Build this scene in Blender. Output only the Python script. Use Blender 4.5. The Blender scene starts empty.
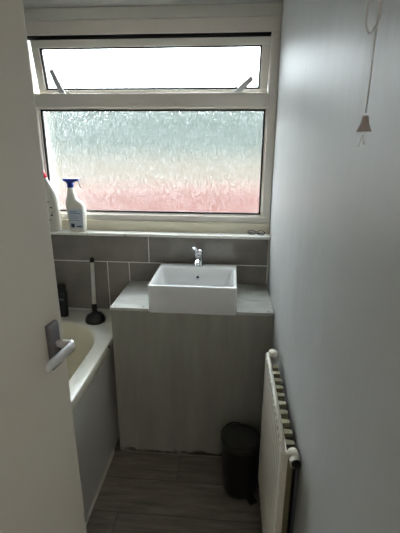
import bpy, bmesh, math, random
from mathutils import Vector, Matrix
random.seed(3)
SC = bpy.context.scene
COL = SC.collection
PI = math.pi

# ------------------------------------------------------------------ materials
def srgb(r, g, b):
    f = lambda c: (c/255/12.92) if c/255 <= .04045 else ((c/255+.055)/1.055)**2.4
    return (f(r), f(g), f(b), 1)

def mat(name, col, rough=.5, metal=0, spec=.5, trans=0, ior=1.45, coat=0):
    m = bpy.data.materials.new(name); m.use_nodes = True
    b = m.node_tree.nodes['Principled BSDF']
    b.inputs['Base Color'].default_value = col
    b.inputs['Roughness'].default_value = rough
    b.inputs['Metallic'].default_value = metal
    b.inputs['Specular IOR Level'].default_value = spec
    b.inputs['Transmission Weight'].default_value = trans
    b.inputs['IOR'].default_value = ior
    b.inputs['Coat Weight'].default_value = coat
    return m

def N(m, t, **kw):
    n = m.node_tree.nodes.new(t)
    for k, v in kw.items(): setattr(n, k, v)
    return n
def L(m, a, b): m.node_tree.links.new(a, b)
def bsdf(m): return m.node_tree.nodes['Principled BSDF']

def coords(m, scale=(1, 1, 1), rot=(0, 0, 0)):
    tc = N(m, 'ShaderNodeTexCoord'); mp = N(m, 'ShaderNodeMapping')
    mp.inputs['Scale'].default_value = scale; mp.inputs['Rotation'].default_value = rot
    L(m, tc.outputs['Object'], mp.inputs['Vector'])
    return mp.outputs['Vector']

def noise(m, vec, scale, detail=3, rough=.5):
    n = N(m, 'ShaderNodeTexNoise'); n.inputs['Scale'].default_value = scale
    n.inputs['Detail'].default_value = detail; n.inputs['Roughness'].default_value = rough
    L(m, vec, n.inputs['Vector']); return n.outputs['Fac']

def ramp(m, fac, stops):
    r = N(m, 'ShaderNodeValToRGB'); e = r.color_ramp.elements
    e[0].position, e[0].color = stops[0]; e[1].position, e[1].color = stops[-1]
    for p, c in stops[1:-1]:
        x = e.new(p); x.color = c
    L(m, fac, r.inputs['Fac']); return r.outputs['Color']

def mixc(m, fac, a, b):
    n = N(m, 'ShaderNodeMix', data_type='RGBA')
    for s, v in ((n.inputs[0], fac), (n.inputs[6], a), (n.inputs[7], b)):
        if hasattr(v, 'links'): L(m, v, s)
        else: s.default_value = v
    return n.outputs[2]

def math_(m, op, a, b=0.0, c=None):
    n = N(m, 'ShaderNodeMath', operation=op)
    for i, v in enumerate((a, b) + ((c,) if c is not None else ())):
        if hasattr(v, 'links'): L(m, v, n.inputs[i])
        else: n.inputs[i].default_value = v
    return n.outputs[0]

def bump(m, h, strength=.2, dist=.002, prev=None):
    n = N(m, 'ShaderNodeBump'); n.inputs['Strength'].default_value = strength
    n.inputs['Distance'].default_value = dist
    L(m, h, n.inputs['Height'])
    if prev is not None: L(m, prev, n.inputs['Normal'])
    L(m, n.outputs['Normal'], bsdf(m).inputs['Normal']); return n.outputs['Normal']

# right wall : satin paint over lining, vertical runs
def wall_paint(name, col, runs=1.0):
    m = mat(name, col, .46, spec=.45)
    v = coords(m, (1, 1, 1)); vs = coords(m, (1, 12, 2.0))
    f = noise(m, vs, 1.0, 4, .55)
    g = noise(m, v, 2.2, 4, .6)
    c = mixc(m, ramp(m, g, [(.35, (0, 0, 0, 1)), (.65, (1, 1, 1, 1))]), tuple(x*.93 for x in col[:3])+(1,), col)
    L(m, c, bsdf(m).inputs['Base Color'])
    msk = ramp(m, noise(m, v, 1.7, 2), [(.42, (.2, .2, .2, 1)), (.58, (1, 1, 1, 1))])
    f = math_(m, 'ADD', math_(m, 'MULTIPLY', f, msk), math_(m, 'MULTIPLY', g, 1.2))
    n1 = bump(m, f, .55*runs, .009)
    bump(m, noise(m, v, 90, 2), .12, .001, n1)
    return m
M = {}
M['wall'] = wall_paint('painted_plaster', srgb(200, 200, 198))
M['ceil'] = mat('ceiling_paint', srgb(176, 174, 168), .9)
bump(M['ceil'], noise(M['ceil'], coords(M['ceil']), 35, 3), .2, .002)
M['lintel'] = mat('lintel_paint', srgb(222, 219, 210), .7)
M['upvc'] = mat('window_plastic', srgb(234, 226, 216), .32)
M['upvc_sash'] = mat('sash_plastic', srgb(228, 222, 212), .3)
M['gasket'] = mat('gasket_rubber', srgb(14, 14, 14), .7)
M['sill'] = mat('sill_gloss', srgb(246, 244, 236), .25)
m = M['sill']; v = coords(m)
sp = ramp(m, noise(m, v, 38, 2), [(.70, (0, 0, 0, 1)), (.74, (1, 1, 1, 1))])
L(m, mixc(m, sp, srgb(246, 244, 236), srgb(150, 142, 128)), bsdf(m).inputs['Base Color'])
M['subsill'] = mat('aged_cream_paint', srgb(228, 220, 198), .5)
M['leverg'] = mat('lever_plastic', srgb(214, 214, 212), .35)

# tiles: dark warm grey, glossy
M['tile'] = m = mat('grey_glazed_tile', srgb(118, 112, 106), .09, spec=.6)
v = coords(m, (1, 1, 1)); n = noise(m, v, 7, 5, .6)
L(m, ramp(m, n, [(.3, srgb(118, 113, 107)), (.7, srgb(138, 132, 125))]), bsdf(m).inputs['Base Color'])
bump(m, noise(m, v, 9, 2), .15, .002)
M['grout'] = mat('white_grout', srgb(232, 230, 222), .8)

# floor : grey oak planks running along x
M['floor'] = m = mat('grey_oak_vinyl', srgb(110, 104, 96), .5, spec=.35)
tc = N(m, 'ShaderNodeTexCoord'); sx = N(m, 'ShaderNodeSeparateXYZ'); L(m, tc.outputs['Object'], sx.inputs[0])
row = math_(m, 'FLOOR', math_(m, 'DIVIDE', math_(m, 'ADD', sx.outputs['Y'], 5.035), .18))
off = math_(m, 'MULTIPLY', row, .437)
xx = math_(m, 'DIVIDE', math_(m, 'ADD', math_(m, 'ADD', sx.outputs['X'], 6.0), off), 1.1)
cx = math_(m, 'FLOOR', xx)
fy = math_(m, 'FRACT', math_(m, 'DIVIDE', math_(m, 'ADD', sx.outputs['Y'], 5.035), .18)); fx = math_(m, 'FRACT', xx)
wn = N(m, 'ShaderNodeTexWhiteNoise', noise_dimensions='2D'); cb = N(m, 'ShaderNodeCombineXYZ')
L(m, row, cb.inputs[0]); L(m, cx, cb.inputs[1]); L(m, cb.outputs[0], wn.inputs['Vector'])
off3 = N(m, 'ShaderNodeVectorMath', operation='ADD'); sc3 = N(m, 'ShaderNodeVectorMath', operation='SCALE'); sc3.inputs['Scale'].default_value = 9
L(m, wn.outputs['Color'], sc3.inputs[0]); L(m, tc.outputs['Object'], off3.inputs[0]); L(m, sc3.outputs[0], off3.inputs[1])
mp = N(m, 'ShaderNodeMapping'); mp.inputs['Scale'].default_value = (1.6, 13, 1); L(m, off3.outputs[0], mp.inputs['Vector'])
g1 = noise(m, mp.outputs[0], 3.2, 6, .62)
mp2 = N(m, 'ShaderNodeMapping'); mp2.inputs['Scale'].default_value = (1, 3.2, 1); L(m, off3.outputs[0], mp2.inputs['Vector'])
wv = N(m, 'ShaderNodeTexWave', bands_direction='Y'); wv.inputs['Scale'].default_value = 5; wv.inputs['Distortion'].default_value = 9
wv.inputs['Detail'].default_value = 3; wv.inputs['Detail Scale'].default_value = 1.2; L(m, mp2.outputs[0], wv.inputs['Vector'])
base = ramp(m, g1, [(.28, srgb(106, 101, 92)), (.5, srgb(148, 141, 128)), (.74, srgb(184, 176, 162))])
base = mixc(m, math_(m, 'MULTIPLY', noise(m, coords(m, (1, 2.2, 1)), 21, 6, .75), .75), base, srgb(112, 106, 96))
tone = math_(m, 'MULTIPLY', wn.outputs['Value'], .35)
base = mixc(m, tone, base, srgb(104, 98, 90))
seam = math_(m, 'MAXIMUM', math_(m, 'LESS_THAN', fy, .025), math_(m, 'LESS_THAN', fx, .0035))
L(m, mixc(m, seam, base, srgb(104, 98, 88)), bsdf(m).inputs['Base Color'])
L(m, ramp(m, noise(m, coords(m, (1, 2.5, 1)), 16, 5, .7), [(.3, (.35, .35, .35, 1)), (.7, (.6, .6, .6, 1))]), bsdf(m).inputs['Roughness'])
bump(m, g1, .15, .002)

# painted box front: streaky grey with dark stains along the foot
M['panel'] = m = mat('streaky_grey_board', srgb(150, 148, 139), .42)
v = coords(m, (9, 9, 1.4)); g = noise(m, v, 2.0, 5, .62)
c = ramp(m, g, [(.3, srgb(146, 144, 134)), (.5, srgb(154, 152, 142)), (.72, srgb(163, 161, 151))])
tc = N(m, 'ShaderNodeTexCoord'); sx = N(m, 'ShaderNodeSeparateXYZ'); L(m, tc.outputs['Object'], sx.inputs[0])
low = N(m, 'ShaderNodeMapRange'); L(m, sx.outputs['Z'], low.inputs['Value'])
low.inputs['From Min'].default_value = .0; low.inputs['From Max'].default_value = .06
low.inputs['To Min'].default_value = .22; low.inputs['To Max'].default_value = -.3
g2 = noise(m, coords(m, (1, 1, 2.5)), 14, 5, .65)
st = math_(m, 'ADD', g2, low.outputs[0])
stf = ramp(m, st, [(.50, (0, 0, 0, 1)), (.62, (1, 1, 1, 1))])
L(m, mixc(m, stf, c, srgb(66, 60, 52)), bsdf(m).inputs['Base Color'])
bump(m, g, .12, .002)
M['boxtop'] = m = mat('white_painted_top', srgb(196, 196, 190), .38)
g = noise(m, coords(m, (2, 5, 2)), 3.5, 5, .6)
c = ramp(m, g, [(.3, srgb(172, 171, 163)), (.6, srgb(202, 202, 196))])
sp = ramp(m, noise(m, coords(m), 34, 2), [(.71, (0, 0, 0, 1)), (.75, (1, 1, 1, 1))])
L(m, mixc(m, sp, c, srgb(140, 134, 122)), bsdf(m).inputs['Base Color'])
M['screw'] = mat('rusty_screw', srgb(70, 58, 46), .6)

M['ceramic'] = mat('white_ceramic', srgb(228, 228, 226), .1, coat=.3)
M['acrylic'] = mat('bath_acrylic', srgb(238, 230, 206), .24)
M['rim'] = mat('bath_rim_acrylic', srgb(226, 222, 208), .24)
M['bathpanel'] = mat('bath_panel_plastic', srgb(204, 202, 196), .3)
M['bathtrim'] = mat('panel_trim_plastic', srgb(226, 223, 212), .4)
M['sealant'] = mat('white_sealant', srgb(212, 209, 198), .6)
M['browncap'] = mat('brown_mastic', srgb(92, 78, 56), .6)
M['chrome'] = mat('polished_chrome', srgb(225, 227, 230), .08, metal=1)
M['satin'] = mat('satin_handle_plate', srgb(120, 118, 120), .38, metal=.55)
M['alu'] = mat('brushed_lever_metal', srgb(222, 221, 222), .28, metal=.6)
M['hole'] = mat('dark_void', srgb(10, 10, 10), .8)
M['black'] = mat('black_rubber', srgb(16, 15, 15), .42)
M['whitepl'] = mat('white_plastic', srgb(224, 221, 212), .35)
M['navy'] = mat('navy_bottle_plastic', srgb(22, 28, 44), .22)
M['navylabel'] = mat('navy_bottle_label', srgb(120, 140, 160), .4)
M['blue'] = mat('blue_trigger_plastic', srgb(24, 52, 176), .3)
M['red'] = mat('red_cap_plastic', srgb(214, 32, 58), .35)
M['bottlew'] = mat('milky_white_bottle', srgb(232, 228, 216), .3)
M['label'] = mat('pale_blue_label', srgb(206, 214, 224), .45)
M['ink'] = mat('label_ink_blue', srgb(96, 128, 164), .5)
M['inkd'] = mat('label_ink_dark', srgb(70, 74, 84), .5)
M['rad'] = m = mat('radiator_enamel', srgb(226, 220, 206), .3)
g = noise(m, coords(m, (1, 4, 2)), 20, 4, .7)
L(m, mixc(m, ramp(m, g, [(.66, (0, 0, 0, 1)), (.72, (1, 1, 1, 1))]), srgb(226, 220, 206), srgb(190, 176, 152)), bsdf(m).inputs['Base Color'])
M['fins'] = mat('yellowed_fin_paint', srgb(150, 144, 112), .5)
M['gap_grey'] = mat('rad_gap_grey', srgb(96, 100, 110), .45, metal=.5)
M['bin'] = mat('black_bin_plastic', srgb(32, 32, 31), .4)
M['binlid'] = mat('black_bin_lid', srgb(44, 44, 43), .36)
M['toggle'] = mat('aged_toggle_plastic', srgb(206, 194, 188), .4)
M['cord'] = mat('white_cord', srgb(236, 234, 230), .8)
M['door'] = m = mat('cream_door_gloss', srgb(208, 203, 191), .4)
g = noise(m, coords(m, (1, 1, 1)), 3, 4, .6)
bump(m, noise(m, coords(m, (1, 1, .6)), 30, 3), .1, .001)
M['doorframe'] = mat('door_frame_gloss', srgb(206, 201, 186), .4)
M['specs'] = mat('dark_plastic_rims', srgb(34, 34, 42), .25)
M['lens'] = mat('clear_lens', (1, 1, 1, 1), .02, trans=1, ior=1.3)

# patterned obscure glass (rain pattern)
M['glass'] = m = mat('rain_pattern_glass', (.95, .98, .97, 1), .10, trans=1, ior=1.42)
v = coords(m, (1, 1, .13))
a = noise(m, v, 260, 2, .6); b2 = noise(m, coords(m, (1, 1, .09)), 70, 2, .5)
bump(m, math_(m, 'ADD', a, b2), 1.0, .0031)
tr = N(m, 'ShaderNodeBsdfTranslucent'); tr.inputs['Color'].default_value = (.86, .9, .9, 1)
ms = N(m, 'ShaderNodeMixShader'); st_ = noise(m, coords(m, (1, 1, .14)), 170, 3, .7)
L(m, ramp(m, st_, [(.42, (0, 0, 0, 1)), (.60, (.055, .055, .055, 1))]), ms.inputs[0])
L(m, bsdf(m).outputs[0], ms.inputs[1]); L(m, tr.outputs[0], ms.inputs[2])
L(m, ms.outputs[0], m.node_tree.nodes['Material Output'].inputs['Surface'])

# ------------------------------------------------------------------ mesh helpers
def link(name, bm, m, parent=None, smooth=False, bev=0, seg=2, angle=40):
    me = bpy.data.meshes.new(name)
    bmesh.ops.recalc_face_normals(bm, faces=bm.faces)
    bm.to_mesh(me); bm.free()
    mats = m if isinstance(m, (list, tuple)) else [m]
    for k in mats: me.materials.append(k)
    o = bpy.data.objects.new(name, me); COL.objects.link(o)
    if parent is not None: o.parent = parent
    if smooth:
        for p in me.polygons: p.use_smooth = True
    if bev:
        b = o.modifiers.new('bevel', 'BEVEL'); b.width = bev; b.segments = seg
        b.limit_method = 'ANGLE'; b.angle_limit = math.radians(35)
        for p in me.polygons: p.use_smooth = True
        w = o.modifiers.new('wn', 'WEIGHTED_NORMAL'); w.keep_sharp = True
    return o

def box(bm, x0, x1, y0, y1, z0, z1, mi=0, mtx=None):
    vs = [bm.verts.new(Vector(c)) for c in ((x0,y0,z0),(x1,y0,z0),(x1,y1,z0),(x0,y1,z0),(x0,y0,z1),(x1,y0,z1),(x1,y1,z1),(x0,y1,z1))]
    if mtx is not None:
        for q in vs: q.co = mtx @ q.co
    for f in ((0,3,2,1),(4,5,6,7),(0,1,5,4),(1,2,6,5),(2,3,7,6),(3,0,4,7)):
        fc = bm.faces.new([vs[i] for i in f]); fc.material_index = mi

def B(*boxes, mtx=None):
    bm = bmesh.new()
    for b in boxes: box(bm, *b, mtx=mtx)
    return bm

def loft(bm, rings, cap=True, mi=0, closed=True):
    """rings: list of lists of points, same count"""
    R = [[bm.verts.new(Vector(p)) for p in r] for r in rings]
    n = len(R[0])
    for a, b in zip(R, R[1:]):
        for i in range(n if closed else n-1):
            f = bm.faces.new((a[i], a[(i+1) % n], b[(i+1) % n], b[i])); f.material_index = mi; f.smooth = True
    if cap:
        for r in (R[0], R[-1]):
            f = bm.faces.new(r); f.material_index = mi
    return R

def circ(c, r, n=24, ax=None, rx=None, ry=None):
    c = Vector(c); ax = Vector(ax or (0, 0, 1)).normalized()
    u = ax.orthogonal().normalized() if abs(ax.z) < .999 else Vector((1, 0, 0)); w = ax.cross(u)
    rx = rx or r; ry = ry or r
    return [c + u*rx*math.cos(2*PI*i/n) + w*ry*math.sin(2*PI*i/n) for i in range(n)]

def lathe(bm, prof, c=(0, 0, 0), n=28, ax=(0, 0, 1), mi=0):
    c = Vector(c); a = Vector(ax).normalized()
    loft(bm, [circ(c + a*z, max(r, .0002), n, a) for r, z in prof], mi=mi)

def tube(bm, pts, r, n=10, mi=0, close=False):
    pts = [Vector(p) for p in pts]; rs = r if isinstance(r, (list, tuple)) else [r]*len(pts)
    rings = []; u = None
    for i, p in enumerate(pts):
        t = (pts[min(i+1, len(pts)-1)] - pts[max(i-1, 0)]).normalized()
        if u is None: u = t.orthogonal().normalized()
        u = (u - t*u.dot(t)).normalized(); w = t.cross(u)
        rings.append([p + (u*math.cos(2*PI*k/n) + w*math.sin(2*PI*k/n))*rs[i] for k in range(n)])
    loft(bm, rings, mi=mi)

def smoothpath(pts, k=6):
    P = [Vector(p) for p in pts]; P = [P[0]] + P + [P[-1]]; out = []
    for i in range(1, len(P)-2):
        for j in range(k):
            t = j/k; a, b, c, d = P[i-1], P[i], P[i+1], P[i+2]
            out.append(.5*((2*b) + (c-a)*t + (2*a-5*b+4*c-d)*t*t + (-a+3*b-3*c+d)*t**3))
    out.append(P[-2]); return out

def rrect(cx, cy, hx, hy, r, z, n=6):
    pts = []
    for sx, sy, a0 in ((1, 1, 0), (-1, 1, PI/2), (-1, -1, PI), (1, -1, 3*PI/2)):
        for i in range(n+1):
            a = a0 + PI/2*i/n
            pts.append((cx + sx*(hx-r) + r*math.cos(a), cy + sy*(hy-r) + r*math.sin(a), z))
    return pts

def empty(name, loc, label=None, cat=None, group=None, kind=None, rz=0):
    o = bpy.data.objects.new(name, None); COL.objects.link(o); o.location = loc; o.rotation_euler.z = rz
    o.empty_display_size = .1
    return tag(o, label, cat, group, kind)
def tag(o, label=None, cat=None, group=None, kind=None):
    if label: o['label'] = label
    if cat: o['category'] = cat
    if group: o['group'] = group
    if kind: o['kind'] = kind
    return o
def struct(name, bm, m, label=None, cat=None, **k):
    return tag(link(name, bm, m, **k), label, cat, kind='structure')

# ------------------------------------------------------------------ room dimensions (metres)
XL = -1.46; CZ = 2.112; YD = -1.93; YH = -3.3; TH = .1
SILLZ = 1.064
# floor, ceiling, walls
struct('floor', B((XL-TH, 1.5, YH-TH, .22, -.08, 0)), M['floor'], 'grey-brown wood-effect planks running across the bathroom floor', 'floor')
struct('ceiling', B((XL-TH, 1.5, YH-TH, .22, CZ, CZ+.08)), M['ceil'], 'matt grey-white ceiling above the window', 'ceiling')
WR_ = struct('wall_right', B((0, TH, YD-TH, .22, 0, CZ)), M['wall'], 'pale grey painted right wall with vertical paint runs', 'wall')
struct('wall_left', B((XL-TH, XL, YH-TH, .22, 0, CZ)), M['wall'], 'painted left wall beside the bath', 'wall')
# window wall: tiled part below the sill
wt = empty('wall_back', (0, 0, 0), 'grey tiled wall under the window sill with white grout lines', 'wall', kind='structure')
link('tiled_face', B((XL, 0, .0, .22, 0, 1.047)), M['tile'], wt)
g = bmesh.new(); e = .0006
GZ = .904
box(g, XL, 0, -e, .001, GZ-.0022, GZ+.0022)
box(g, XL, 0, -e, .001, GZ-.3-.0022, GZ-.3+.0022)
for x, z0, z1 in ((-.861, .62, GZ), (-.742, .62, GZ), (-.632, GZ, 1.047), (-1.232, GZ, 1.047), (-1.342, .62, GZ)):
    box(g, x-.0022, x+.0022, -e, .001, z0, z1)
link('grout', g, M['grout'], wt)
link('lintel', B((XL, 0, .058, .22, 2.062, CZ)), M['lintel'], wt, bev=.003)
link('reveal', B((XL, -1.238, .0, .22, 1.075, 2.062)), M['lintel'], wt)
link('sub_sill', B((-1.238, 0, .050, .14, SILLZ+.0005, 1.118)), M['subsill'], wt, bev=.002)
struct('trim_1', B((-.0085, -.0005, -.006, -.0005, .802, 1.046)), M['sealant'], 'thin white sealant strip where tiles meet the right wall', 'trim')
# sill
sill = struct('window_sill', B((XL, 0, -.020, .058, 1.049, SILLZ)), M['sill'], bev=.003)
tag(sill, 'narrow white gloss ledge running under the whole window', 'window sill')

# wall with doorway behind the camera, hallway beyond
struct('wall_door', B((XL, -.745, YD-TH, YD, 0, CZ), (-.745, 0, YD-TH, YD, 2.02, CZ)), M['wall'], 'painted wall with the bathroom doorway', 'wall')
struct('wall_hall', B((XL, 1.4, YH-TH, YH, 0, CZ), (1.4, 1.5, YH-TH, YD, 0, CZ), (TH, 1.4, YD-TH, YD, 0, CZ)), M['wall'], 'painted wall at the far side of the hallway', 'wall')
struct('trim_2', B((-.745, -.722, YD-TH-.01, YD+.01, 0, 2.02), (-.722, -.0005, YD-TH-.01, YD+.01, 1.997, 2.02)), M['doorframe'], 'cream door lining around the doorway', 'trim')

# ------------------------------------------------------------------ window
W = empty('window_1', (-.62, .1, 1.12), 'white plastic window, obscure glass, top sash ajar', 'window', kind='structure')
def wpart(name, bm, m, parent=W, **k):
    o = link(name, bm, m, **k); o.parent = parent
    o.matrix_parent_inverse = Matrix.Identity(4)
    return o
WL, WR = -1.238, -.0005
OFF = Vector((-.62, .1, 1.12))
def sh(bm, off=OFF):
    for v in bm.verts: v.co -= off
    return bm
y0, y1 = .062, .104
fr = B((WL, WR, y0, y1, 1.118, 1.150), (WL, -1.192, y0, y1, 1.150, 1.680), (WL, -1.211, y0, y1, 1.680, 2.000), (-.043, WR, y0, .135, 1.150, 2.000),
       (WL, WR, y0, y1, 2.000, 2.062), (-1.211, -.043, y0, y1, 1.680, 1.746))
wpart('frame', sh(fr), M['upvc'], bev=.004)
# glazing bead + gasket of the lower light
wpart('glazing_bead', sh(B((-1.192, -.043, .078, .090, 1.150, 1.158), (-1.192, -.043, .078, .090, 1.674, 1.680),
      (-1.192, -1.184, .078, .090, 1.158, 1.674), (-.051, -.043, .078, .090, 1.158, 1.674))), M['upvc'])
G0 = (-1.188, -.047, 1.152, 1.678)
def ring(x0, x1, z0, z1, t, ya, yb):
    return [(x0, x1, ya, yb, z0, z0+t), (x0, x1, ya, yb, z1-t, z1), (x0, x0+t, ya, yb, z0+t, z1-t), (x1-t, x1, ya, yb, z0+t, z1-t)]
wpart('gasket', sh(B(*ring(-1.184, -.051, 1.158, 1.674, .0085, .084, .096))), M['gasket'])
wpart('glass_pane', sh(B((-1.186, -.049, .0965, .1005, 1.156, 1.676))), M['glass'])
# black strip standing in for the shade in the gap above the sash
wpart('sash_gap_shade', sh(B((-1.211, -.043, .066, .103, 1.990, 2.000))), M['gasket'])

# sash (hinged at its top edge, bottom pushed outwards)
hinge = Vector((0, .085, 1.988)); th = .185
rot = Matrix.Translation(hinge) @ Matrix.Rotation(th, 4, 'X') @ Matrix.Translation(-hinge)
def sr(bm):
    for v in bm.verts: v.co = rot @ v.co
    return sh(bm)
sx0, sx1, sz0, sz1 = -1.194, -.0445, 1.728, 1.986
gx0, gx1, gz0, gz1 = -1.158, -.082, 1.766, 1.952
sash = wpart('sash', sr(B((sx0, sx1, .072, .126, sz0, gz0), (sx0, sx1, .072, .126, gz1, sz1),
                   (sx0, gx0, .072, .126, gz0, gz1), (gx1, sx1, .072, .126, gz0, gz1))), M['upvc_sash'], bev=.003)
wpart('sash_gasket', sr(B(*ring(gx0, gx1, gz0, gz1, .007, .082, .098))), M['gasket'], parent=sash)
wpart('sash_pane', sr(B((gx0+.001, gx1-.001, .0985, .1025, gz0+.001, gz1-.001))), M['glass'], parent=sash)
# lever handles on the sash bottom rail
def lever(px, pz, tx, tz):
    bm = bmesh.new()
    box(bm, px-.034, px+.030, .062, .0725, pz-.007, pz+.007)
    lathe(bm, [(.011, 0), (.011, .016), (.008, .019)], (px, .0725, pz), 16, (0, -1, 0))
    d = Vector((tx-px, 0, tz-pz)); ln = d.length; d.normalize(); s = Vector((-d.z, 0, d.x))
    rings = []
    for t, w, y in ((-.10, .0075, .052), (.0, .014, .050), (.35, .0130, .040), (.7, .0115, .036), (1, .0105, .034)):
        c = Vector((px, y, pz)) + d*ln*t; h = .0045
        rings.append([c - s*w + Vector((0, -h, 0)), c + s*w + Vector((0, -h, 0)), c + s*w + Vector((0, h, 0)), c - s*w + Vector((0, h, 0))])
    loft(bm, rings)
    wpart('window_handle', sr(bm), M['leverg'], parent=sash, bev=.0015)
lever(-1.062, 1.749, -1.095, 1.858)
lever(-.195, 1.749, -.122, 1.818)

# ------------------------------------------------------------------ door (open, hinged near the camera)
A = Vector((-.580, -1.156, 0)); H = Vector((-.685, -1.905, 0)); D = (H-A).normalized(); DL = (H-A).length
nrm = Vector((-D.y, D.x, 0)); nrm = nrm if nrm.x > 0 else -nrm
ang = math.atan2(D.y, D.x)
DR = empty('door_1', H, 'cream painted door standing open at the left edge', 'door', kind='structure')
DR.rotation_euler.y = -.010
frame = Matrix(((D.x, nrm.x, 0, A.x-H.x), (D.y, nrm.y, 0, A.y-H.y), (0, 0, 1, 0), (0, 0, 0, 1)))
def dpt(bm):
    for v in bm.verts: v.co = frame @ v.co
    return bm
leaf = link('door_leaf', dpt(B((0, DL, -.040, 0, .008, 1.985))), M['door'], DR, bev=.003)
# handle plate + lever
ps, pz = .047, 1.070
bm = bmesh.new()
rings = []
for y, s, zz in ((0, 0, 0), (.009, 0, 0), (.0125, -.003, -.010)):
    rings.append([Vector((ps-.0185-s, y, pz-.056-zz)), Vector((ps+.0185+s, y, pz-.056-zz)), Vector((ps+.0185+s, y, pz+.052+zz)), Vector((ps-.0185-s, y, pz+.052+zz))])
loft(bm, rings); 
for f in bm.faces: f.smooth = False
plate = link('handle_plate', dpt(bm), M['satin'], DR, bev=.0015)
bm = bmesh.new()
path = smoothpath([(ps-.002, .010, pz+.002), (ps-.003, .040, pz+.002), (ps-.001, .048, pz+.002), (ps+.010, .0505, pz+.001), (ps+.045, .050, pz), (ps+.080, .048, pz-.001), (ps+.094, .046, pz-.002)], 5)
rr = []; n = len(path)
for i, p in enumerate(path):
    t = (path[min(i+1, n-1)] - path[max(i-1, 0)]).normalized(); up = Vector((0, 0, 1)); sd = t.cross(up).normalized()
    k = min(1, i/8); hw = .0080 + .0035*k; ht = .0070; q_ = max(0, (i/(n-1)-.5)*2); hw *= 1-.35*q_*q_
    if i == n-1: hw *= .8; ht *= .7
    rr.append([p + up*(hw*math.copysign(abs(math.sin(a))**.7, math.sin(a))) + sd*(ht*math.copysign(abs(math.cos(a))**.7, math.cos(a))) for a in [2*PI*j/16 for j in range(16)]])
loft(bm, rr)
link('lever_handle', dpt(bm), M['alu'], DR)

# ------------------------------------------------------------------ bath
bx0, bx1 = XL+.002, -.757; by0, by1 = -1.700, -.003; RZ = .616
BT = empty('bathtub', ((bx0+bx1)/2, (by0+by1)/2, 0), 'white fitted bath behind the open door with plain side panel', 'bathtub')
bo = BT.location.copy()
bm = bmesh.new()
cx, cy, hx, hy = (bx0+bx1)/2, (by0+by1)/2, (bx1-bx0)/2, (by1-by0)/2
icx = (-1.40-.822)/2; ihx = (-.822+1.40)/2; icy = (-.143-1.585)/2; ihy = (1.585-.143)/2
def innerring(inset, z, rad):
    return rrect(icx, icy - .0, ihx-inset, ihy-inset*1.35, rad, z, 12)
rings = [rrect(cx, cy, hx-.004, hy-.004, .02, RZ-.058, 12), rrect(cx, cy, hx, hy, .02, RZ-.052, 12), rrect(cx, cy, hx, hy, .02, RZ-.006, 12),
         rrect(cx, cy, hx-.002, hy-.002, .02, RZ-.001, 12), rrect(cx, cy, hx-.006, hy-.006, .02, RZ, 12),
         rrect(icx, icy, ihx+.006, ihy+.006, .286, RZ, 12), innerring(0, RZ-.003, .28), innerring(.008, RZ-.014, .272),
         innerring(.022, RZ-.08, .26), innerring(.045, RZ-0.200, .235), innerring(.075, RZ-0.296, .205), innerring(.12, RZ-0.328, .16), innerring(.2, RZ-0.332, .08)]
for r in rings:
    for i in range(len(r)): r[i] = Vector(r[i]) - bo
R = loft(bm, rings, cap=False)
bm.faces.new(R[-1])
for f in bm.faces:
    f.material_index = 1 if max(v.co.z for v in f.verts) < RZ-.0025 and all(abs(v.co.x) < hx-.03 and abs(v.co.y) < hy-.03 for v in f.verts) else 0
bath = link('tub', bm, [M['rim'], M['acrylic']], BT, smooth=True)
so = bath.modifiers.new('s', 'SOLIDIFY'); so.thickness = .004; so.offset = -1
def bp(name, bm, m, **k):
    for v in bm.verts: v.co -= bo
    return link(name, bm, m, BT, **k)
bp('side_panel', B((-.776, -.768, -1.69, -.012, .004, .563)), M['bathpanel'], bev=.002)
bm = B((-.768, -.760, -1.69, -.385, 0, .026))
bp('panel_trim', bm, M['bathtrim'], bev=.004)
bp('panel_rail', B((-.768, -.7645, -1.69, -.385, .525, .550)), M['bathpanel'], bev=.0015)
bm = bmesh.new(); lathe(bm, [(.001, 0), (.007, .001), (.009, .004), (.007, .007), (.001, .008)], (-.757, -.374, .603), 14, (.2, -1, 0))
bp('corner_cap', bm, M['browncap'], smooth=True)
tag(struct('trim_3', B((XL+.001, -.757, -.0085, -.0008, RZ+.0008, RZ+.012)), M['sealant']), 'white sealant bead along back edge of bath', 'trim')

# ------------------------------------------------------------------ boxed-in basin cabinet
CX0, CYF, CT = -.739, -.367, .800
CB = empty('basin_cabinet', (-.37, CYF/2, 0), 'grey painted boxed-in unit under the white basin', 'cabinet')
co = CB.location.copy()
def cp(name, bm, m, **k):
    for v in bm.verts: v.co -= co
    return link(name, bm, m, CB, **k)
cp('front_panel', B((CX0+.002, -.002, CYF, CYF+.018, .0, CT-.013)), M['panel'], bev=.0015)
cp('side_panel', B((CX0+.002, CX0+.018, CYF+.018, -.002, .0, CT-.013)), M['panel'], bev=.0015)
# top in pieces around the basin cut-out
cp('top_panel', B((CX0, -.5615, CYF-.004, -.002, CT-.013, CT), (-.1665, -.002, CYF-.004, -.002, CT-.013, CT), (-.5615, -.1665, -.0345, -.002, CT-.013, CT)), M['boxtop'])
for x, y in ((-.722, -.352), (-.588, -.352), (-.024, -.350), (-.135, -.02)):
    bm = bmesh.new(); lathe(bm, [(.0035, -.001), (.0035, .0006), (.002, .0009)], (x, y, CT), 12)
    cp('screw', bm, M['screw'])
bm = bmesh.new(); tube(bm, [(CX0+.01, CYF-.002, .004), (-.5, CYF-.003, .004), (-.3, CYF-.002, .003), (-.02, CYF-.003, .004)], .0035, 8)
cp('foot_sealant', bm, mat('grimy_sealant', srgb(150, 144, 130), .6))

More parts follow.
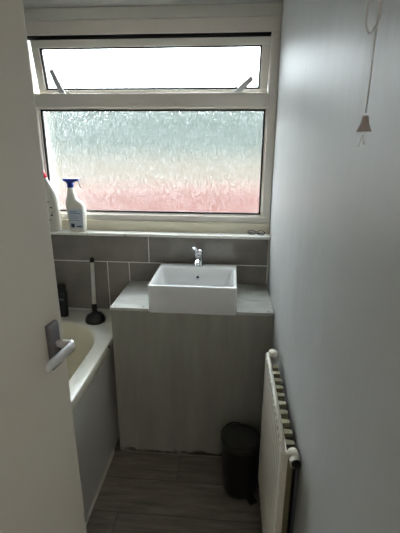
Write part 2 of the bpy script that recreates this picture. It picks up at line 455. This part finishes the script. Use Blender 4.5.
# ------------------------------------------------------------------ basin
x0, x1, yf, yb, zt, zb = -.560, -.168, -.387, -.036, .918, .788
BS = empty('wash_basin', ((x0+x1)/2, (yf+yb)/2, zb), 'white rectangular ceramic basin set into the grey boxed unit', 'basin')
so_ = BS.location.copy(); mx, my = (x0+x1)/2, (yf+yb)/2; wx, wy = (x1-x0)/2, (yb-yf)/2
bm = bmesh.new()
# bowl opening: thin front/side rims, wide tap ledge behind
def bring(l, r, f, b, rad, z): return rrect((l+r)/2, (f+b)/2, (r-l)/2, (b-f)/2, rad, z, 7)
rings = [bring(x0+.03, x1-.03, yf+.03, yb-.03, .01, zb), bring(x0+.004, x1-.004, yf+.004, yb, .010, zb), bring(x0+.001, x1-.001, yf+.001, yb, .012, zb+.004),
         bring(x0, x1, yf, yb, .012, zt-.006), bring(x0+.0015, x1-.0015, yf+.0015, yb-.0015, .012, zt-.0015), bring(x0+.005, x1-.005, yf+.005, yb-.005, .012, zt),
         bring(x0+.012, x1-.012, yf+.012, yb-.072, .018, zt), bring(x0+.015, x1-.015, yf+.015, yb-.075, .020, zt-.003),
         bring(x0+.022, x1-.022, yf+.018, yb-.082, .026, zt-.030), bring(x0+.032, x1-.032, yf+.024, yb-.090, .036, zt-.070),
         bring(x0+.055, x1-.055, yf+.040, yb-.106, .045, zt-.095), bring(x0+.10, x1-.10, yf+.075, yb-.145, .045, zt-.104), bring(x0+.165, x1-.165, yf+.105, yb-.175, .02, zt-.107)]
for r in rings:
    for i in range(len(r)): r[i] = Vector(r[i]) - so_
loft(bm, rings)
link('bowl', bm, M['ceramic'], BS, smooth=True)
def bsp(name, bm, m, **k):
    for v in bm.verts: v.co -= so_
    return link(name, bm, m, BS, **k)
# overflow ring on the rear bowl wall
bm = bmesh.new(); c = Vector((-.361, yb-.0875, zt-.045)); ax = Vector((0, -1, .18))
ringpts = circ(c, .0115, 20, ax); tube(bm, ringpts + [ringpts[0], ringpts[1]], .0040, 8)
bsp('overflow_ring', bm, M['alu'], smooth=True)
bm = bmesh.new(); lathe(bm, [(.0055, .0), (.0055, .0035)], c, 18, ax)
bsp('overflow_hole', bm, M['hole'])
bm = bmesh.new(); lathe(bm, [(.021, 0), (.021, .002), (.016, .0035), (.003, .005)], (-.361, -.268, zt-.1068), 22)
bsp('waste_plug', bm, M['chrome'], smooth=True)
# mixer tap
TP = empty('mixer_tap', (-.361, -.071, zt), 'small chrome mixer tap standing on the back ledge of the basin', 'tap')
bm = bmesh.new()
lathe(bm, [(.024, .0005), (.024, .006), (.0195, .010), (.019, .045), (.0195, .062), (.017, .067)], (0, 0, 0), 24)
link('tap_body', bm, M['chrome'], TP, smooth=True)
bm = bmesh.new(); tube(bm, smoothpath([(0, -.008, .040), (0, -.045, .048), (0, -.085, .046), (0, -.098, .038)], 5), [.0135]*10+[.0115]*6, 14)
lathe(bm, [(.0115, 0), (.0115, .012), (.009, .0125)], (0, -.097, .040), 16, (0, -.15, -1))
link('spout', bm, M['chrome'], TP, smooth=True)
bm = bmesh.new(); lathe(bm, [(.019, .068), (.020, .076), (.019, .090), (.012, .096), (.002, .097)], (0, 0, 0), 22)
TP.scale = (1.05, 1, .88)
hd = link('lever_cap', bm, M['chrome'], TP, smooth=True)
bm = bmesh.new(); tube(bm, [(0, 0, .088), (-.010, -.020, .100), (-.020, -.052, .118)], [.009, .0075, .006], 12)
link('lever', bm, M['chrome'], TP, smooth=True)

# ------------------------------------------------------------------ radiator
ry0, ry1, rz0, rz1 = -1.141, -.639, .170, .759; xf = -.059
RD = empty('radiator', (-.04, (ry0+ry1)/2, rz0), 'white fluted panel radiator low on the right wall', 'radiator')
ro = RD.location.copy()
def rp(name, bm, m, parent=None, **k):
    for v in bm.verts: v.co -= ro
    return link(name, bm, m, parent or RD, **k)
bm = bmesh.new()
# fluted front sheet: profile in y extruded in z
prof = [(xf+.004, ry0)]
nfl = 15; yy0, yy1 = ry0+.030, ry1-.030; st = (yy1-yy0)/nfl
prof.append((xf+.0005, ry0+.004)); prof.append((xf+.0005, yy0))
for i in range(nfl):
    a = yy0+i*st
    prof += [(xf+.0090, a+st*.10), (xf+.0090, a+st*.32), (xf, a+st*.40), (xf, a+st*.86)]
prof += [(xf+.0005, ry1-.024), (xf+.0005, ry1-.004), (xf+.004, ry1)]
back = xf+.0165
ring_ = [(x, y) for x, y in prof] + [(back, ry1), (back, ry0)]
flat = [(xf+.0005 if x < xf+.006 and i < len(prof) and 0 < i < len(prof)-1 else x, y) for i, (x, y) in enumerate(ring_)]
lev = []
for z, src, ins in ((rz0, flat, .004), (rz0+.004, flat, 0), (rz0+.030, flat, 0), (rz0+.045, ring_, 0), (rz1-.045, ring_, 0), (rz1-.030, flat, 0), (rz1-.005, flat, 0), (rz1, flat, .004)):
    lev.append([Vector((x + (ins if x < back-.005 else -ins), y, z)) for x, y in src])
loft(bm, lev)
rp('front_panel', bm, M['rad'], bev=0)
RD.children[-1].data.polygons.foreach_set('use_smooth', [False]*len(RD.children[-1].data.polygons))
# rolled top rim
bm = bmesh.new(); tube(bm, [(xf+.0075, ry0+.004, rz1-.002), (xf+.0075, ry1-.004, rz1-.003)], .0050, 12)
rp('top_rim', bm, M['rad'], smooth=True)
bm = B((xf+.0035, back+.0015, ry0-.0022, ry0-.0002, rz0+.004, rz1-.004))
rp('end_edge', bm, M['rad'], bev=.001)
# convector fins (corrugated sheet) behind the panel
bm = bmesh.new(); nf = 10; f0, f1 = ry0+.050, ry1-.030; fs = (f1-f0)/nf
for i in range(nf):
    a = f0+i*fs
    rr2 = [(back+.0005, a), (back+.027, a+fs*.10), (back+.027, a+fs*.42), (back+.0005, a+fs*.52)]
    loft(bm, [[(x, y, z) for x, y in rr2] for z in (rz0+.03, rz1-.022)])
for f in bm.faces: f.smooth = False
rp('convector_fins', bm, M['fins'])
# top and bottom water bars are hidden; end bosses with plugs
def plug(y, z, s, name, tail=True):
    bm = bmesh.new()
    lathe(bm, [(.0125, 0), (.0145, .002), (.0145, .018), (.012, .021)], (xf+.028, y, z), 20, (0, s, 0))
    o = rp(name, bm, M['rad'], smooth=True)
    if tail:
        bm = bmesh.new(); lathe(bm, [(.0120, .0), (.0125, .004), (.0125, .022), (.011, .024)], (xf+.030, y+s*.018, z-.006), 20, (-.10, s, .22))
        rp('plug_cap', bm, M['rad'], parent=o, smooth=True)
        bm = bmesh.new(); lathe(bm, [(.0112, .0), (.0112, .004), (.006, .0045)], (xf+.031, y+s*.0395, z-.001), 18, (-.10, s, .22))
        rp('plug_recess', bm, M['hole'], parent=o)
    return o
plug(ry0-.001, rz1+.004, -1, 'air_vent_plug')
plug(ry1+.001, rz1-.010, 1, 'blanking_plug', False)
bm = bmesh.new(); lathe(bm, [(.010, 0), (.0125, .003), (.0125, .020), (.008, .025), (.001, .026)], (xf+.032, ry1-.012, rz1-.012), 20, (0, 0, 1))
rp('pipe_boss', bm, M['rad'], smooth=True)
for y in (ry0+.05, ry1-.10):
    rp('rad_gap_shade', B((back+.0320, -.0006, y-.016, y+.016, rz0+.05, rz1-.06)), M['gap_grey'], bev=.001)  # dark strips coloured to stand in for the shaded gap behind the panel
# flow pipe at the near bottom corner
bm = bmesh.new(); tube(bm, smoothpath([(xf+.034, ry0+.014, rz0+.03), (xf+.034, ry0-.018, rz0+.03), (xf+.036, ry0-.024, rz0+.01), (xf+.036, ry0-.024, .0)], 5), .0075, 12)
rp('water_pipe', bm, M['rad'], smooth=True)

# ------------------------------------------------------------------ pedal bin
BN = empty('pedal_bin', (-.128, -.532, 0), 'dark grey round pedal bin between cabinet and radiator', 'bin')
bm = bmesh.new(); lathe(bm, [(.070, .0), (.076, .0015), (.077, .012), (.0795, .02), (.0875, .255), (.0875, .259)], n=40)
link('bin_body', bm, M['bin'], BN, smooth=True)
bm = bmesh.new(); lathe(bm, [(.0895, .252), (.0905, .256), (.0905, .268), (.088, .274), (.080, .2785), (.074, .2775), (.05, .281), (.002, .283)], n=40)
link('bin_lid', bm, M['binlid'], BN, smooth=True)
bm = bmesh.new(); pts = [(.094*math.cos(a), .094*math.sin(a), .262+.016*math.sin(PI*k/16)) for k, a in [(k, math.radians(85+75*k/16)) for k in range(17)]]
tube(bm, pts, .0035, 8); link('carry_handle', bm, M['bin'], BN, smooth=True)
bm = bmesh.new(); an = math.radians(-58); c_, s_ = math.cos(an), math.sin(an)
rings = []
for t, w, z in ((.070, .016, .010), (.090, .017, .012), (.108, .019, .010), (.114, .014, .008)):
    rings.append([(c_*t - s_*w*k, s_*t + c_*w*k, z + dz) for k, dz in ((-1, -.004), (1, -.004), (1, .003), (-1, .003))])
loft(bm, rings); link('foot_pedal', bm, M['bin'], BN, bev=.001)
bm = bmesh.new(); box(bm, -.018, .018, .084, .098, .235, .272, mtx=Matrix.Rotation(math.radians(35), 4, 'Z'))
link('lid_hinge', bm, M['bin'], BN, bev=.003)

# ------------------------------------------------------------------ sill items
SB = empty('spray_bottle', (-1.014, .022, SILLZ), 'white spray bottle with a blue trigger head on the sill', 'bottle', rz=math.radians(3))
def orect(z, l, r, hy, rad=.02): return rrect((l+r)/2, 0, (r-l)/2, hy, min(rad, hy*.95, (r-l)/2*.95), z, 5)
bm = bmesh.new()
loft(bm, [orect(.001, -.042, .040, .023), orect(.006, -.046, .043, .026), orect(.05, -.047, .045, .027), orect(.10, -.049, .047, .027), orect(.130, -.052, .046, .027),
          orect(.145, -.053, .038, .026), orect(.160, -.050, .016, .024), orect(.178, -.044, .004, .019), orect(.200, -.040, -.004, .016), orect(.222, -.037, -.008, .0145), orect(.226, -.036, -.009, .013)])
link('bottle', bm, M['bottlew'], SB, smooth=True)
bm = bmesh.new()
lathe(bm, [(.0155, .222), (.0165, .224), (.0165, .240), (.014, .243)], (-.0225, 0, 0), 20)
def hr(z, l, r, hy): return rrect((l+r)/2, 0, (r-l)/2, hy, min(hy, (r-l)/2)*.6, z, 4)
loft(bm, [hr(.240, -.036, -.006, .012), hr(.250, -.042, .002, .013), hr(.256, -.058, .024, .013), hr(.262, -.060, .028, .012), hr(.266, -.050, .020, .008)])
link('spray_head', bm, M['blue'], SB, smooth=True)
bm = bmesh.new(); tube(bm, smoothpath([(.016, 0, .256), (.024, 0, .246), (.026, 0, .234), (.034, 0, .222)], 4), .0035, 8)
link('trigger', bm, M['whitepl'], SB, smooth=True)
bm = B((-.034, .038, -.0285, -.0262, .018, .118))
lab = link('label', bm, M['label'], SB, bev=.0008)
bm = bmesh.new()
for z, a, b, h in ((.104, -.028, .010, .004), (.095, -.028, .026, .0035), (.084, -.028, .000, .002), (.078, -.028, .018, .0015), (.070, -.028, .012, .0015), (.060, -.028, .022, .0015)):
    box(bm, a, b, -.0292, -.0284, z-h/2, z+h/2)
link('label_print', bm, M['ink'], lab)
link('label_block', B((-.026, -.008, -.0292, -.0284, .024, .044)), M['inkd'], lab)
link('label_block', B((.002, .030, -.0292, -.0284, .026, .032)), M['inkd'], lab)

SB.scale.z = 1.03
TB = empty('cleaner_bottle', (-1.143, .018, SILLZ), 'tall white bottle with red cap and angled neck on sill, half behind door', 'bottle')
bm = bmesh.new()
def o2(z, l, r, hy): return rrect((l+r)/2, 0, (r-l)/2, hy, min(hy, (r-l)/2)*.85, z, 5)
loft(bm, [o2(.001, -.036, .034, .022), o2(.006, -.040, .037, .025), o2(.10, -.040, .036, .025), o2(.17, -.040, .034, .025), o2(.195, -.042, .028, .023), o2(.22, -.042, .012, .018), o2(.25, -.038, -.006, .014), o2(.268, -.036, -.014, .012)])
link('bottle', bm, M['bottlew'], TB, smooth=True)
bm = bmesh.new(); lathe(bm, [(.0135, 0), (.0135, .018), (.0095, .026), (.0085, .034), (.002, .036)], (-.0255, 0, .264), 18, (-.25, 0, 1))
link('cap', bm, M['red'], TB, smooth=True)
for x, z, w, h in ((.004, .122, .010, .007), (.004, .084, .012, .008), (.008, .098, .007, .004), (-.01, .150, .02, .003), (-.01, .060, .024, .003)):
    link('label_print', B((x-w/2, x+w/2, -.0262, -.0248, z-h/2, z+h/2)), M['inkd'], TB)

TB.scale.z = 1.04
# spectacles at the right end of the sill
SP = empty('spectacles', (-.072, .012, SILLZ), 'small dark-rimmed spectacles lying at right end of the sill', 'spectacles', rz=math.radians(-8))
bm = bmesh.new()
for cxx in (-.024, .024):
    pts = [(cxx+.019*math.cos(t), .002, .0135+.0115*math.sin(t)) for t in [2*PI*k/20 for k in range(21)]]
    tube(bm, pts, .0016, 6)
tube(bm, [(-.006, .002, .018), (0, .001, .020), (.006, .002, .018)], .0014, 6)
link('rims', bm, M['specs'], SP, smooth=True)
for s in (-1, 1):
    bm = bmesh.new(); tube(bm, smoothpath([(s*.044, .004, .017), (s*.040, .010, .012), (-s*.010, .016+.006*(s > 0), .006), (-s*.036, .018+.006*(s > 0), .003)], 4), .0015, 6)
    link('temple', bm, M['specs'], SP, smooth=True)
    bm = bmesh.new(); lathe(bm, [(.0105, 0), (.0105, .001)], (s*.024, .0025, .0135), 18, (0, -1, 0))
    for v in bm.verts: v.co.x = s*.024 + (v.co.x - s*.024)*1.6
    link('lens', bm, M['lens'], SP)

# ------------------------------------------------------------------ bath-edge items
PL = empty('plunger', (-.900, -.138, RZ), 'white-handled sink plunger with black rubber cup on bath corner', 'plunger')
bm = bmesh.new(); lathe(bm, [(.050, .0005), (.052, .004), (.050, .020), (.041, .036), (.025, .045), (.013, .050), (.012, .060), (.0, .061)], n=32)
link('rubber_cup', bm, M['black'], PL, smooth=True)
tip = Vector((-.034, .108, .318)); b0 = Vector((-.003, .004, .056)); d = tip-b0
bm = bmesh.new(); tube(bm, [b0+d*.10, b0+d*.92], .0105, 16); link('handle', bm, M['whitepl'], PL, smooth=True)
bm = bmesh.new(); tube(bm, [b0, b0+d*.11, b0+d*.125], [.0135, .0135, .011], 16); link('ferrule', bm, M['black'], PL, smooth=True)
bm = bmesh.new(); tube(bm, [b0+d*.90, b0+d*.965, b0+d*.985, b0+d*1.0], [.0125, .0125, .009, .005], 16); link('end_grip', bm, M['black'], PL, smooth=True)

SM = empty('shampoo_bottle', (-1.088, -.092, RZ), 'dark navy upright bottle on back edge of the bath', 'bottle')
bm = bmesh.new()
def o3(z, hx, hy): return rrect(0, 0, hx, hy, min(hx, hy)*.8, z, 5)
loft(bm, [o3(.0006, .020, .015), o3(.004, .0225, .0175), o3(.03, .0235, .018), o3(.13, .0245, .018), o3(.148, .022, .016)])
link('bottle', bm, M['navy'], SM, smooth=True)
bm = bmesh.new(); loft(bm, [o3(.1482, .0215, .0155), o3(.176, .0210, .0150), o3(.183, .018, .012)]); link('cap', bm, M['black'], SM, smooth=True)
link('label_print', B((-.010, .012, -.0189, -.0178, .100, .106)), M['navylabel'], SM)

# ------------------------------------------------------------------ pull cord
PX, PY, PZ = -.0275, -1.385, 1.530
PC = empty('pull_cord', (PX, PY, CZ), 'white ceiling pull cord with a bell-shaped toggle by the right wall', 'pull cord')
def pc(bm):
    for v in bm.verts: v.co -= Vector((PX, PY, CZ))
    return bm
bm = bmesh.new(); tube(bm, [(PX, PY, PZ+.012), (PX+.0006, PY, PZ+.09), (PX-.0006, PY, PZ+.2), (PX, PY, CZ-.02)], .0011, 8)
link('cord', pc(bm), M['cord'], PC, smooth=True)
bm = bmesh.new(); lx = PX - .001
tube(bm, smoothpath([(PX+.0012, PY-.001, PZ+.40), (PX+.002, PY-.0025, PZ+.20), (PX+.0018, PY-.003, PZ+.135), (PX-.0005, PY-.0035, PZ+.117), (PX-.0065, PY-.004, PZ+.106), (PX-.0115, PY-.004, PZ+.108), (PX-.0145, PY-.004, PZ+.120), (PX-.0135, PY-.0035, PZ+.150), (PX-.010, PY-.003, PZ+.22), (PX-.001, PY, PZ+.42)], 6), .0011, 8)
link('cord_loop', pc(bm), M['cord'], PC, smooth=True)
bm = bmesh.new(); lathe(bm, [(.0022, .0085), (.0036, .0082), (.0043, .005), (.0055, -.001), (.0080, -.0065), (.0098, -.0095), (.0102, -.0110), (.0094, -.0118), (.003, -.0112)], (PX, PY, PZ), 24)
link('toggle', pc(bm), M['toggle'], PC, smooth=True)
bm = bmesh.new(); tube(bm, [(PX-.0005, PY, PZ-.016), (PX-.003, PY, PZ-.024), (PX-.005, PY, PZ-.032)], .0009, 6); tube(bm, [(PX+.0005, PY, PZ-.016), (PX+.001, PY, PZ-.022), (PX+.003, PY, PZ-.028)], .0009, 6)
link('cord_tail', pc(bm), M['cord'], PC, smooth=True)
bm = bmesh.new(); lathe(bm, [(.030, 0), (.030, -.012), (.022, -.022), (.005, -.025)], (PX, PY, CZ-.0005), 28)
link('ceiling_rose', pc(bm), M['whitepl'], PC, smooth=True)

# ------------------------------------------------------------------ outside, seen only through the patterned glass
M['paving'] = mat('dark_lawn', srgb(44, 46, 38), .9)
M['brick'] = m = mat('red_brick', srgb(206, 96, 80), .85)
bk = N(m, 'ShaderNodeTexBrick'); bk.inputs['Scale'].default_value = 4.5
bk.inputs['Color1'].default_value = srgb(80, 31, 20); bk.inputs['Color2'].default_value = srgb(68, 26, 17); bk.inputs['Mortar'].default_value = srgb(78, 56, 50)
L(m, coords(m, (1, 1, 1), (PI/2, 0, 0)), bk.inputs['Vector']); L(m, bk.outputs['Color'], bsdf(m).inputs['Base Color'])
M['hedge'] = m = mat('hedge_leaves', srgb(92, 122, 84), .8)
L(m, ramp(m, noise(m, coords(m), 6, 5, .7), [(.3, srgb(14, 24, 17)), (.7, srgb(33, 45, 35))]), bsdf(m).inputs['Base Color'])
M['fence'] = mat('pale_rendered_wall', srgb(68, 60, 48), .8)
GZ0 = -.25
struct('ground', B((-14, 12, .24, 16, GZ0-.1, GZ0)), M['paving'], 'dark grassy ground outside, blurred through the obscure glass', 'ground')
o = link('brick_wall', B((-3.6, 3.6, 4.2, 4.42, GZ0, .80), (-3.65, 3.65, 4.17, 4.45, .80, .86)), M['brick'])
tag(o, 'low red brick garden wall, a blurred reddish band behind the glass', 'wall')
o = link('rendered_wall', B((-9, 9, 6.6, 6.8, GZ0, 1.28)), M['fence'])
tag(o, 'pale garden wall, a blurred light band above the red one', 'wall')
bm = bmesh.new()
nx, nz = 60, 12; rr_ = random.Random(5)
def hp(i, j, back):
    x = -10 + 20*i/nx; t = j/nz
    z = GZ0 + (3.05 + .22*math.sin(i*.33) + .15*rr_.random())*t
    y = 8.0 + (.9 if back else 0) + (-.14+.28*rr_.random()) + (.28*t*t if not back else -.28*t*t)
    return (x, y, z)
F_ = [[bm.verts.new(hp(i, j, 0)) for j in range(nz+1)] for i in range(nx+1)]
K_ = [[bm.verts.new((F_[i][j].co.x, 9.0+.1*rr_.random()-.28*(j/nz)**2, F_[i][j].co.z)) for j in range(nz+1)] for i in range(nx+1)]
for i in range(nx):
    for j in range(nz):
        bm.faces.new((F_[i][j], F_[i+1][j], F_[i+1][j+1], F_[i][j+1])); bm.faces.new((K_[i][j], K_[i][j+1], K_[i+1][j+1], K_[i+1][j]))
    bm.faces.new((F_[i][nz], F_[i+1][nz], K_[i+1][nz], K_[i][nz])); bm.faces.new((F_[i][0], K_[i][0], K_[i+1][0], F_[i+1][0]))
for i in (0, nx):
    for j in range(nz): bm.faces.new((F_[i][j], F_[i][j+1], K_[i][j+1], K_[i][j]))
o = link('hedge', bm, M['hedge'], smooth=True)
tag(o, 'tall green hedge, a blurred grey-green area behind the glass', 'hedge')

# ------------------------------------------------------------------ light
w = bpy.data.worlds.new('overcast_sky'); SC.world = w; w.use_nodes = True
nt = w.node_tree; bg = nt.nodes['Background']
tc = nt.nodes.new('ShaderNodeTexCoord'); sp = nt.nodes.new('ShaderNodeSeparateXYZ'); cr = nt.nodes.new('ShaderNodeValToRGB')
nt.links.new(tc.outputs['Generated'], sp.inputs[0]); nt.links.new(sp.outputs['Z'], cr.inputs['Fac'])
cr.color_ramp.elements[0].position = 0; cr.color_ramp.elements[0].color = (.10, .106, .11, 1)
cr.color_ramp.elements[1].position = .5; cr.color_ramp.elements[1].color = (.87, .94, 1, 1)
nt.links.new(cr.outputs['Color'], bg.inputs['Color']); bg.inputs['Strength'].default_value = 10.5
def area(name, loc, rot, sx, sy, power, col):
    l = bpy.data.lights.new(name, 'AREA'); l.shape = 'RECTANGLE'; l.size = sx; l.size_y = sy; l.energy = power; l.color = col
    o = bpy.data.objects.new(name, l); COL.objects.link(o); o.location = loc; o.rotation_euler = rot; return o
area('hall_fill', (.35, YH+.03, 1.45), (PI/2, 0, PI), 1.1, 1.1, 10, (1, .93, .84))  # added soft fill from the unseen hallway, no fixture there

# ------------------------------------------------------------------ camera
cam = bpy.data.cameras.new('camera'); co_ = bpy.data.objects.new('camera', cam); COL.objects.link(co_)
R2 = Vector((0.9966813255691558, 0.08124945999432057, 0.004986031722902595))
U2 = Vector((-0.028733243444954138, 0.29383721710999633, 0.9554235137163969))
Fd = Vector((-0.0761625628694537, 0.9523960389941173, -0.2951966275645308))
mw = Matrix.Identity(4)
for i in range(3): mw[i][0] = R2[i]; mw[i][1] = U2[i]; mw[i][2] = -Fd[i]
mw.translation = Vector((-0.20299, -1.95639, 1.49753))
co_.matrix_world = mw
cam.sensor_fit = 'HORIZONTAL'; cam.sensor_width = 36; cam.lens = 387.369/400*36; cam.clip_start = .02
SC.camera = co_
SC.view_settings.view_transform = 'Standard'; SC.view_settings.look = 'None'; SC.view_settings.gamma = 1
SC.view_settings.use_curve_mapping = False
SC.view_settings.exposure = 1.25
